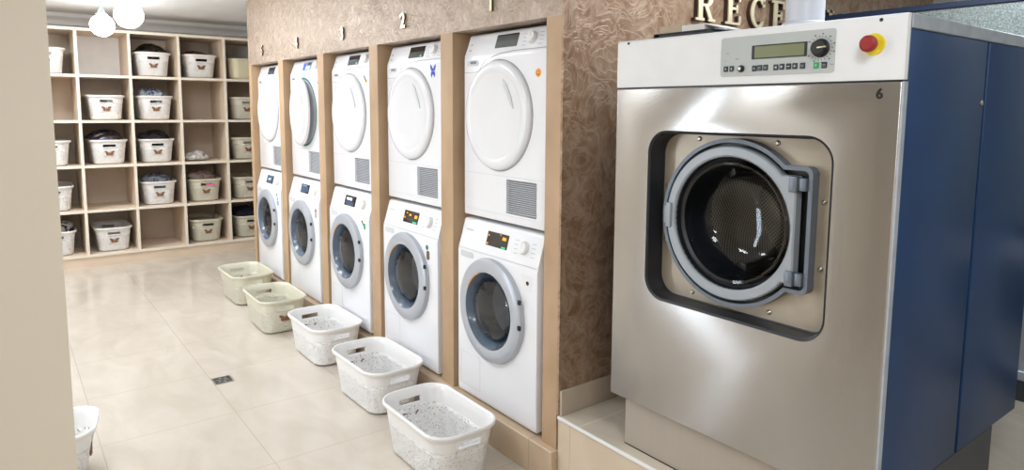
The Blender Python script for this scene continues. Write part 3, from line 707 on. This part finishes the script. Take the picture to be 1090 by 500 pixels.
# niche numbers
for k, s in enumerate('12345'):
    x = (-.458, -1.245, -2.022, -2.812, -3.595)[k]
    M = Matrix.Translation((0, 0, 0)) @ FRONT
    o = text_mesh('number_sign', s, .104, 'gold', None, .004, .0026, M); o.location = (x, -.008, 1.950)
    o.data.materials.append(MATS['gold_shade'])  # digit side faces darkened, shade put into the colour
    for p in o.data.polygons:
        if abs(p.normal.y) < .5: p.material_index = 1
    tag(o, 'raised metal digit %s on the plaster above the %s dryer' % (s, NUMW[k]), 'number', 'numbers above the dryers')

# RECEPTION letters: slab serif glyphs (unit height 1)
def ringsec(m, cx, cz, r0x, r0z, r1x, r1z, a0, a1, n=16):
    for i in range(n):
        t0, t1 = R(a0 + (a1 - a0) * i / n), R(a0 + (a1 - a0) * (i + 1) / n)
        m.quads.append([(cx + r0x * cos(t0), cz + r0z * sin(t0)), (cx + r1x * cos(t0), cz + r1z * sin(t0)), (cx + r1x * cos(t1), cz + r1z * sin(t1)), (cx + r0x * cos(t1), cz + r0z * sin(t1))])
class Q: 
    def __init__(s): s.quads = []
    def b(s, x0, z0, x1, z1): s.quads.append([(x0, z0), (x1, z0), (x1, z1), (x0, z1)])
def glyph(ch):
    q = Q(); w_ = .8
    def stem(x, a=0, b_=1, t=.2): q.b(x, a, x + t, b_)
    def serif(x0, x1, z): q.b(x0, z, x1, z + .08)
    if ch in 'REP':
        stem(.12); serif(0, .12, 0); serif(.32, .42, 0); serif(0, .12, .92)
    if ch in 'RP':
        q.b(.32, .92, .52, 1); q.b(.32, .44, .52, .52); ringsec(q, .52, .72, .10, .20, .30, .28, -90, 90)
    if ch == 'R': q.quads.append([(.42, .44), (.60, .44), (.82, .08), (.64, .08)]); q.b(.62, 0, .95, .08); 
    if ch == 'E':
        q.b(.32, .92, .74, 1); q.b(.68, .74, .76, .92); q.b(.42, 0, .76, .08); q.b(.70, .08, .78, .30); q.b(.32, .47, .56, .55); q.b(.54, .38, .61, .64)
    if ch == 'C':
        ringsec(q, .46, .5, .26, .40, .44, .5, 40, 320, 28); q.b(.70, .70, .80, .98); q.b(.72, .14, .80, .24)
    if ch == 'T': stem(.32); serif(.2, .64, 0); q.b(.02, .92, .82, 1); q.b(.0, .72, .08, .92); q.b(.76, .72, .84, .92)
    if ch == 'I': stem(.14); serif(0, .48, 0); serif(0, .48, .92)
    if ch == 'O': ringsec(q, .46, .5, .26, .40, .44, .5, 0, 360, 32)
    if ch == 'N': stem(.08, t=.12); stem(.72, t=.12); q.quads.append([(.08, 1), (.24, 1), (.84, 0), (.68, 0)]); serif(0, .30, 0); serif(0, .16, .92); serif(.62, .94, .92)
    return q.quads
LH = .142
for i, (ch, y) in enumerate(zip('RECEPTION', (.738, .952, 1.140, 1.318, 1.500, 1.675, 1.835, 1.955, 2.12))):
    t = empty('sign_letter', (0, y, 1.895), ['raised serif letter R, first of the word on the brown wall', 'raised serif letter E between R and C on the brown wall', 'raised serif letter C on the brown wall', 'raised serif letter E between C and the white pipe', 'raised serif letter P behind the white pipe', 'raised serif letter T right of the white pipe', 'raised serif letter I after the T', 'raised serif letter O behind the blue rail', 'raised serif letter N, last of the word'][i], 'letter', 'letters of the word on the wall')
    m = MB()
    for qd in glyph(ch): m.prism([(a * LH, b_ * LH) for a, b_ in qd], 0, .022, .028)
    m.build('letter_face', 'gold', t, smooth=False)
    m = MB()
    for qd in glyph(ch): m.prism([(a * LH, b_ * LH) for a, b_ in qd], 0, .001, .0215)
    m.build('letter_side', 'gold_shade', t, smooth=False)  # letter sides coloured dark to carry their shade

# ------------------------------------------------------------------ the big steel washer
MX0, MX1, MY0, MY1 = .2588, 1.2008, .0213, 1.056; MZ0, MZS, MZ1 = .4763, 1.5775, 1.7363
ind = empty('industrial_washer', (MX0, MY0, ST), 'big stainless steel industrial washer numbered 6 with dark blue side panels', 'washing machine')
def ib(m, name, mats, par=None, smooth=True):
    bmesh.ops.translate(m.bm, verts=m.bm.verts, vec=(-MX0, -MY0, -ST)); return m.build(name, mats, par or ind, smooth)
OX0, OX1, OZ0, OZ1 = .411, 1.043, .871, 1.437; RD = .075
fr = ib(MB().box((MX0, MY0, MZ0), (MX1 - .002, MY0 + .16, MZS - .002), .006, 3), 'front_panel', 'brushed_steel')
c = MB(); c.prism(rrect(OX0, OZ0, OX1, OZ1, .075, 10), 1, MY0 - .05, MY0 + RD); bmesh.ops.translate(c.bm, verts=c.bm.verts, vec=(-MX0, -MY0, -ST)); c = c.build('cut', 'rubber')
DX, DZ = .708, 1.160
c2 = MB().lathe([(0, -.1), (.215, -.1), (.215, .4), (0, .4)], (DX - MX0, 0, DZ - ST), 1, 64).build('cut2', 'rubber')
fr_loc = fr.matrix_world.copy()
boolcut(fr, [c, c2])
# recess: dark liner around the edge and the steel back
rl = MB(); A = rrect(OX0, OZ0, OX1, OZ1, .075, 10); Bi = rrect(OX0 + .012, OZ0 + .012, OX1 - .012, OZ1 - .012, .066, 10)
rows = [[(x, MY0 - .001, z) for x, z in A], [(x, MY0 + .004, z) for x, z in rrect(OX0 + .007, OZ0 + .007, OX1 - .007, OZ1 - .007, .068, 10)], [(x, MY0 + RD - .004, z) for x, z in rrect(OX0 + .008, OZ0 + .008, OX1 - .008, OZ1 - .008, .067, 10)], [(x, MY0 + RD - .002, z) for x, z in Bi]]
loft(rl, rows); ib(rl, 'recess_liner', 'rubber')
bk = MB(); y_ = MY0 + RD - .0015
outer = densify(rrect(OX0 + .006, OZ0 + .006, OX1 - .006, OZ1 - .006, .069, 10), .02); no = len(outer)
inner = [(DX + .216 * cos(R(a)), DZ + .216 * sin(R(a))) for a in [math.degrees(math.atan2(z - DZ, x - DX)) for x, z in outer]]
loft(bk, [[(x, y_, z) for x, z in outer], [(x, y_, z) for x, z in inner]]); ib(bk, 'recess_plate', 'recess_paint', smooth=False)
for (x, z) in ((.837, 1.41), (.562, 1.412), (.438, 1.252), (.435, 1.064), (.555, .906), (.836, .906), (.985, 1.065), (.985, 1.253)):
    ib(MB().lathe([(0, -.006), (.004, -.006), (.0075, -.003), (.008, 0), (0, 0)], (x, MY0 + RD - .0015, z), 1, 14), 'screw', 'screw_steel')
# bezel outline: circle with the hinge block on the right
def keyhole(r, xr, zt, zb, rc):
    a_t = math.degrees(math.asin((zt - DZ) / r)); a_b = math.degrees(math.asin((zb - DZ) / r))
    P = [(DX + r * cos(R(a)), DZ + r * sin(R(a))) for a in [a_t + (360 + a_b - a_t) * i / 56 for i in range(57)]]
    return densify(P + arc(xr - rc, zb + rc, rc, 270, 360, 6) + arc(xr - rc, zt - rc, rc, 0, 90, 6), .03)
def ringplate(po, pi_, y0, y1):
    m = MB(); n = len(po); rows = [[(x, y0, z) for x, z in po], [(x, y1, z) for x, z in po]]
    loft(m, [[(x, y0, z) for x, z in pi_], [(x, y0, z) for x, z in po], [(x, y1, z) for x, z in po], [(x, y1, z) for x, z in pi_]], close=True); return m
yb = MY0 + RD - .002
po = keyhole(.259, .968, 1.350, .988, .022); pi2 = keyhole(.247, .956, 1.338, 1.000, .014)
ib(ringplate(po, pi2, yb - .034, yb), 'door_bezel', 'bezel')
pi3 = keyhole(.2465, .9555, 1.3375, 1.0005, .014)
m = MB(); loft(m, [[(x, yb - .004, z) for x, z in pi3], [(DX + .214 * cos(R(math.degrees(math.atan2(z - DZ, x - DX)))), yb - .004, DZ + .214 * sin(R(math.degrees(math.atan2(z - DZ, x - DX))))) for x, z in pi3]])
ib(m, 'door_gap', 'black', smooth=False)
# door: grey ring with hinge tabs
def tabring(r, xr, zt, zb):
    return keyhole(r, xr, zt, zb, .006)
dor = MB(); d_o = tabring(.236, .926, 1.322, 1.014); d_i = [(DX + .204 * cos(math.atan2(z - DZ, x - DX)), DZ + .204 * sin(math.atan2(z - DZ, x - DX))) for x, z in d_o]
d_o2 = tabring(.232, .922, 1.318, 1.018)
d_i2 = [(DX + .209 * cos(math.atan2(z - DZ, x - DX)), DZ + .209 * sin(math.atan2(z - DZ, x - DX))) for x, z in d_o]
loft(dor, [[(x, yb - .012, z) for x, z in d_i], [(x, yb - .040, z) for x, z in d_i], [(x, yb - .044, z) for x, z in d_i2], [(x, yb - .044, z) for x, z in d_o2], [(x, yb - .040, z) for x, z in d_o], [(x, yb - .012, z) for x, z in d_o]], close=True)
dorr = ib(dor, 'door_ring', 'door_grey')
ib(MB().lathe([(.205, -.010), (.202, .016), (.192, .026), (.188, .05), (.186, .16)], (DX, yb - .03, DZ), 1, 64), 'door_seal', 'rubber', dorr)
ib(MB().lathe([(.192, .012), (.187, .002), (.178, .004), (.172, .03), (.160, .07), (.14, .10), (.10, .12), (.05, .128), (0, .13)], (DX, yb - .03, DZ), 1, 64), 'door_glass', 'glass_dark', dorr)
for zz in (1.300, 1.032):
    h = MB(); h.box((.907, yb - .052, zz - .022), (.931, yb - .030, zz + .022), .003); h.box((.931, yb - .044, zz - .018), (.954, yb - .022, zz + .018), .003)
    ho = ib(h, 'hinge', 'hinge', dorr)
h = MB(); h.box((.474, yb - .052, 1.118), (.494, yb - .008, 1.200), .004); h.box((.464, yb - .048, 1.130), (.478, yb - .020, 1.188), .004); ib(h, 'door_latch', 'door_grey', dorr)
# drum
m = MB(); m.lathe([(.186, .13), (.205, .135), (.235, .14), (.235, .50), (0, .505)], (0, 0, 0), 1, 64); o = m.build('drum', 'drum_dots', ind); o.location = (DX - MX0, yb - MY0, DZ - ST)
for a in (20, 140, 260):
    m = MB(); m.prism([(-.04, -.232), (.04, -.232), (.014, -.165), (-.014, -.165)], 1, .13, .50, .006); o = m.build('drum_paddle', 'drum_steel', ind); o.location = (DX - MX0, yb - MY0, DZ - ST); o.rotation_euler = (0, R(a), 0)
# white control housing
ib(MB().prism([(MY0, MZS + .001), (MY0, MZ1 - .006), (MY0 + .006, MZ1), (MY0 + .0215, MZ1), (MY0 + .0215, MZS + .001)], 0, MX0, MX1, .0025, 2), 'control_housing', 'paint_white')
ib(MB().box((MX0 + .004, MY0 + .002, MZS - .004), (MX1 - .004, MY0 + .15, MZS + .002)), 'housing_gap', 'black', smooth=False)
cp_ = ib(MB().prism(rrect(.6845, 1.602, 1.030, 1.7145, .008), 1, MY0 - .002, MY0 + .002), 'control_panel', 'panel_grey', smooth=False)
f_ = MB()
for a, b_ in (((.789, 1.648), (.954, 1.651)), ((.789, 1.683), (.954, 1.686)), ((.789, 1.651), (.796, 1.683)), ((.947, 1.651), (.954, 1.683))): f_.box((a[0], MY0 - .004, a[1]), (b_[0], MY0 - .001, b_[1]))
ib(f_, 'display_frame', 'black', cp_, False); ib(MB().box((.796, MY0 - .0028, 1.651), (.947, MY0 - .001, 1.683)), 'display', 'lcd', cp_, False)
kx, kz = .992, 1.666
kb = ib(MB().lathe([(0, -.020), (.017, -.020), (.019, -.018), (.020, -.006), (.024, -.004), (.024, 0), (0, 0)], (kx, MY0 - .002, kz), 1, 36), 'program_dial', 'black', cp_)
m = MB(); m.box((0, -.0235, -.0018), (.023, -.018, .0018), .0008); o = m.build('pointer', 'gold', kb); o.location = (kx - MX0, -.0005, kz - ST); o.rotation_euler = (0, R(-4), 0)
tk = MB()
for i in range(19):
    a = R(-120 + 300 * i / 18 + 30 - 60); r0, r1 = .028, (.033 if i % 2 else .031)
    p, q_ = Vector((cos(a), sin(a))), Vector((-sin(a), cos(a))) * .0006
    tk.prism([tuple(Vector((kx, kz)) + p * r0 - q_), tuple(Vector((kx, kz)) + p * r1 - q_), tuple(Vector((kx, kz)) + p * r1 + q_), tuple(Vector((kx, kz)) + p * r0 + q_)], 1, MY0 - .0026, MY0 - .0019)
    if i % 2 == 0:
        cx_, cz_ = kx + cos(a) * .037, kz + sin(a) * .037; tk.box((cx_ - .0022, MY0 - .0026, cz_ - .0013), (cx_ + .0022, MY0 - .0019, cz_ + .0013))
ib(tk, 'dial_scale', 'key_dark', cp_, False)
ic = {3: 'bar', 4: 'bar', 5: 'bar', 6: 'l', 7: 'r', 8: 'minus', 9: 'plus', 10: 'bar', 0: 'dot', 1: 'dot', 12: 'bar'}
for i, (x, z) in enumerate(((.704, 1.624), (.724, 1.624), (.756, 1.623), (.799, 1.622), (.816, 1.623), (.834, 1.623), (.866, 1.622), (.884, 1.623), (.904, 1.623), (.922, 1.623), (.944, 1.623), (.982, 1.622), (1.004, 1.622))):
    if i == 2:
        k_ = ib(MB().lathe([(0, -.010), (.007, -.010), (.010, -.004), (.0105, 0), (0, 0)], (x, MY0 - .002, z), 1, 20), 'key_switch', 'key_dark', cp_)
        ib(MB().lathe([(0, -.0115), (.0045, -.0115), (.005, -.009), (0, -.009)], (x, MY0 - .002, z), 1, 16), 'lock_core', 'screw_steel', k_); continue
    g = MB(); g.box((x - .0072, MY0 - .0045, z - .008), (x + .0072, MY0 - .001, z + .008), .0012)
    g.mi = 1; yk = (MY0 - .0051, MY0 - .0043)
    kd = ic.get(i, 'dot')
    if kd == 'dot': g.box((x - .0012, yk[0], z - .003), (x + .0012, yk[1], z + .003))
    if kd == 'bar': g.box((x - .004, yk[0], z - .003), (x + .004, yk[1], z - .002)); g.box((x - .004, yk[0], z + .001), (x + .004, yk[1], z + .002))
    if kd in 'lr': s_ = -1 if kd == 'l' else 1; g.prism([(x + s_ * .004, z), (x - s_ * .003, z - .0042), (x - s_ * .003, z + .0042)], 1, yk[0], yk[1])
    if kd in ('minus', 'plus'): g.box((x - .004, yk[0], z - .001), (x + .004, yk[1], z + .001))
    if kd == 'plus': g.box((x - .001, yk[0], z - .004), (x + .001, yk[1], z + .004))
    ib(g, 'button', ['green' if i == 11 else 'key_dark', 'panel_grey'], cp_, False)
for (x, z, w2) in ((.700, 1.645, .002), (.705, 1.668, .006), (.735, 1.650, .012), (1.019, 1.6215, .010)): ib(MB().box((x, MY0 - .0026, z), (x + w2, MY0 - .0019, z + .003)), 'small_print', 'mark_grey', cp_, False)
es = ib(MB().lathe([(0, -.004), (.026, -.004), (.027, 0), (0, 0)], (1.126, MY0, 1.666), 1, 36), 'emergency_stop', 'yellow')
ib(MB().lathe([(0, -.040), (.014, -.039), (.020, -.034), (.0205, -.026), (.014, -.018), (.011, -.004), (0, -.004)], (1.126, MY0, 1.666), 1, 32), 'stop_button', 'red', es)
for (x, z) in ((1.14, 1.724), (.31, 1.727)): ib(MB().lathe([(0, -.002), (.004, -.002), (.0045, 0), (0, 0)], (x, MY0, z), 1, 12), 'screw', 'key_dark')
six = text_mesh('machine_number', '6', .034, 'black', ind, .0006, .0010, FRONT); six.location = (1.147 - MX0, -.0012, 1.545 - ST)
# corner post, trim and blue side panels
ib(MB().box((MX1 - .004, MY0 + .001, MZ0), (MX1 + .0015, MY0 + .022, MZS - .003), .001, 1), 'corner_strip', 'trim_steel', smooth=False)
ib(MB().box((MX0 + .02, MY0 + .022, MZ1 - .035), (MX1 + .002, MY1, MZ1 - .001), .002, 1), 'top_cover', 'trim_steel', smooth=False)
ib(MB().box((MX1 - .006, MY0 + .022, 1.702), (MX1 + .003, MY0 + .302, MZ1 - .0005), .0015, 1), 'top_trim', 'trim_steel', smooth=False)
for (y0, y1) in ((MY0 + .022, .534), (.553, MY1)):
    ib(MB().box((MX1 - .018, y0, MZ0 + .002), (MX1, y1, 1.700), .003, 2), 'side_panel', 'blue_panel')
ib(MB().box((MX1 - .020, .530, MZ0 + .002), (MX1 - .008, .557, 1.700)), 'panel_gap', 'black', smooth=False)
ib(MB().lathe([(0, 0), (.008, 0), (.008, .004), (.005, .006), (0, .006)], (MX1 - .0005, .515, 1.528), 0, 16), 'panel_lock', 'screw_steel')
ib(MB().box((MX0 + .001, MY0 + .165, MZ0 + .001), (MX0 + .018, MY1, MZ1 - .037)), 'side_panel', 'blue_panel', smooth=False)
ib(MB().box((MX0 + .02, MY1 - .018, MZ0 + .001), (MX1 - .022, MY1, MZ1 - .037)), 'rear_panel', 'galvanised', smooth=False)
ib(MB().box((MX0 + .02, MY0 + .17, MZ0 + .001), (MX1 - .022, MY1 - .02, MZ0 + .012)), 'bottom_plate', 'galvanised', smooth=False)
pb = ib(MB().box((MX0 + .052, .052, ST), (MX1 - .03, .066, MZ0 - .0065)), 'plinth_front', 'recess_steel', smooth=False)
ib(MB().box((MX0 + .054, .067, ST), (MX1 - .006, .866, MZ0 - .0065), .002, 1), 'plinth', 'plinth_dark', smooth=False)
ib(MB().box((MX0 + .05, .049, MZ0 - .006), (MX1 - .008, .30, MZ0 - .0005)), 'base_gap', 'black', smooth=False)
ib(MB().box((MX0 + .0515, .0505, ST + .0002), (MX1 - .02, .0519, ST + .004)), 'base_seal', 'black', smooth=False)

# things on the machine
bn = empty('ring_binder', (.55, .16, MZ1), 'flat black ring binder lying on top of the steel machine', 'binder')
m = MB(); m.box((-.135, -.13, .0), (.10, .12, .003), .001, 1); m.box((-.135, -.13, .010), (.10, .12, .013), .001, 1); m.box((-.139, -.13, 0), (-.135, .12, .013), .001, 1); m.build('cover', 'binder_black', bn, smooth=False)
MB().box((-.125, -.12, .0032), (.09, .11, .0098)).build('pages', 'binder_black', bn, smooth=False)
bx_ = empty('paper_box', (.455, .20, MZ1 + .0135), 'small open white cardboard box resting on the black binder', 'box')
m = MB(); m.box((-.105, -.06, 0), (-.02, .06, .002)); m.box((-.105, -.06, 0), (-.02, -.057, .038)); m.box((-.105, .057, 0), (-.02, .06, .038)); m.box((-.107, -.06, 0), (-.105, .06, .038)); m.build('side', 'card_beige', bx_, smooth=False)
m = MB(); m.box((-.019, -.06, 0), (.075, .06, .034), .001, 1); m.prism([(.075, .034), (.075, .031), (.150, .010), (.150, .013)], 1, -.058, .058); m.build('box_lid', 'card_white', bx_, smooth=False)
pp = empty('exhaust_pipe', (.712, .42, MZ1), 'white plastic exhaust pipe rising from the top of the steel machine', 'pipe')
MB().lathe([(.060, 0), (.060, CEIL - MZ1 - .001), (.056, CEIL - MZ1 - .001), (.056, 0)], (0, 0, 0), 2, 40, closed=True).build('tube', 'pvc', pp)
MB().lathe([(.061, .0), (.070, .0), (.070, .05), (.061, .056)], (0, 0, 0), 2, 40, closed=True).build('socket', 'pvc', pp)

# ------------------------------------------------------------------ second machine behind
BX0, BX1, BY0, BY1, BZ1 = .083, 1.95, 1.65, 2.75, 1.982
sm = empty('galvanised_machine', (BX0, BY0, ST), 'tall galvanised laundry machine with a dark blue top rail behind the steel washer', 'machine')
def sb(m, name, mats, par=None, smooth=False):
    bmesh.ops.translate(m.bm, verts=m.bm.verts, vec=(-BX0, -BY0, -ST)); return m.build(name, mats, par or sm, smooth)
sb(MB().box((BX0, BY0, 1.957), (BX1, BY0 + .04, BZ1), .002, 1), 'top_rail', 'blue_rail')
sb(MB().box((BX0, BY0 + .04, 1.957), (BX0 + .04, BY1, BZ1), .002, 1), 'top_rail', 'blue_rail')
sb(MB().box((BX0 + .01, BY0 + .012, 1.05), (BX1 - .01, BY1 - .01, 1.956)), 'upper_cabinet', 'galvanised')
sb(MB().box((BX0 + .02, BY0 + .03, ST + .09), (BX1 - .02, BY1 - .02, 1.045)), 'lower_cabinet', 'trim_steel')
sb(MB().box((BX0 + .04, BY0 + .01, ST), (BX1 - .04, BY1 - .04, ST + .088)), 'plinth', 'plinth_dark')
sb(MB().box((BX0 + .02, BY0 + .004, ST + .09), (BX1 - .02, BY0 + .029, ST + .13), .003, 1), 'lower_rail', 'trim_steel')
dx_, dz_ = 1.36, .735
dd = sb(MB().lathe([(.225, 0), (.23, -.03), (.21, -.045), (.18, -.045), (.17, -.02), (.17, 0)], (dx_, BY0 + .03, dz_), 1, 48, closed=True), 'door_ring', 'silver_ring', smooth=True)
sb(MB().lathe([(.172, -.03), (.12, -.05), (0, -.06)], (dx_, BY0 + .03, dz_), 1, 40), 'door_glass', 'glass_dark', dd, True)
sb(MB().lathe([(.17, -.002), (0, -.002)], (dx_, BY0 + .03, dz_), 1, 40), 'drum_front', 'dark_tunnel', dd, True)
sb(MB().box((1.18, BY0 + .005, 1.0), (1.85, BY0 + .03, 1.045), .004, 1), 'door_hood', 'blue_rail')

# ------------------------------------------------------------------ floor drain
dn = empty('floor_drain', (-1.905, -.80, 0), 'small square metal floor drain set in the tiles', 'drain')
f_ = MB(); 
for a, b_ in (((-.05, -.05), (.05, -.043)), ((-.05, .043), (.05, .05)), ((-.05, -.043), (-.043, .043)), ((.043, -.043), (.05, .043))): f_.box((a[0], a[1], 0), (b_[0], b_[1], .003))
f_.build('frame', 'screw_steel', dn, smooth=False)
MB().box((-.043, -.043, .0), (.043, .043, .0008)).build('grate_back', 'plinth_dark', dn, smooth=False)
m = MB()
for k in range(6):
    a = R(60 * k + 15); p = Vector((cos(a), sin(a))); q_ = Vector((-sin(a), cos(a)))
    m.prism([tuple(p * .008), tuple(p * .026 + q_ * .009), tuple(p * .042), tuple(p * .026 - q_ * .009)], 2, .001, .0028)
m.build('grate', 'screw_steel', dn, smooth=False)
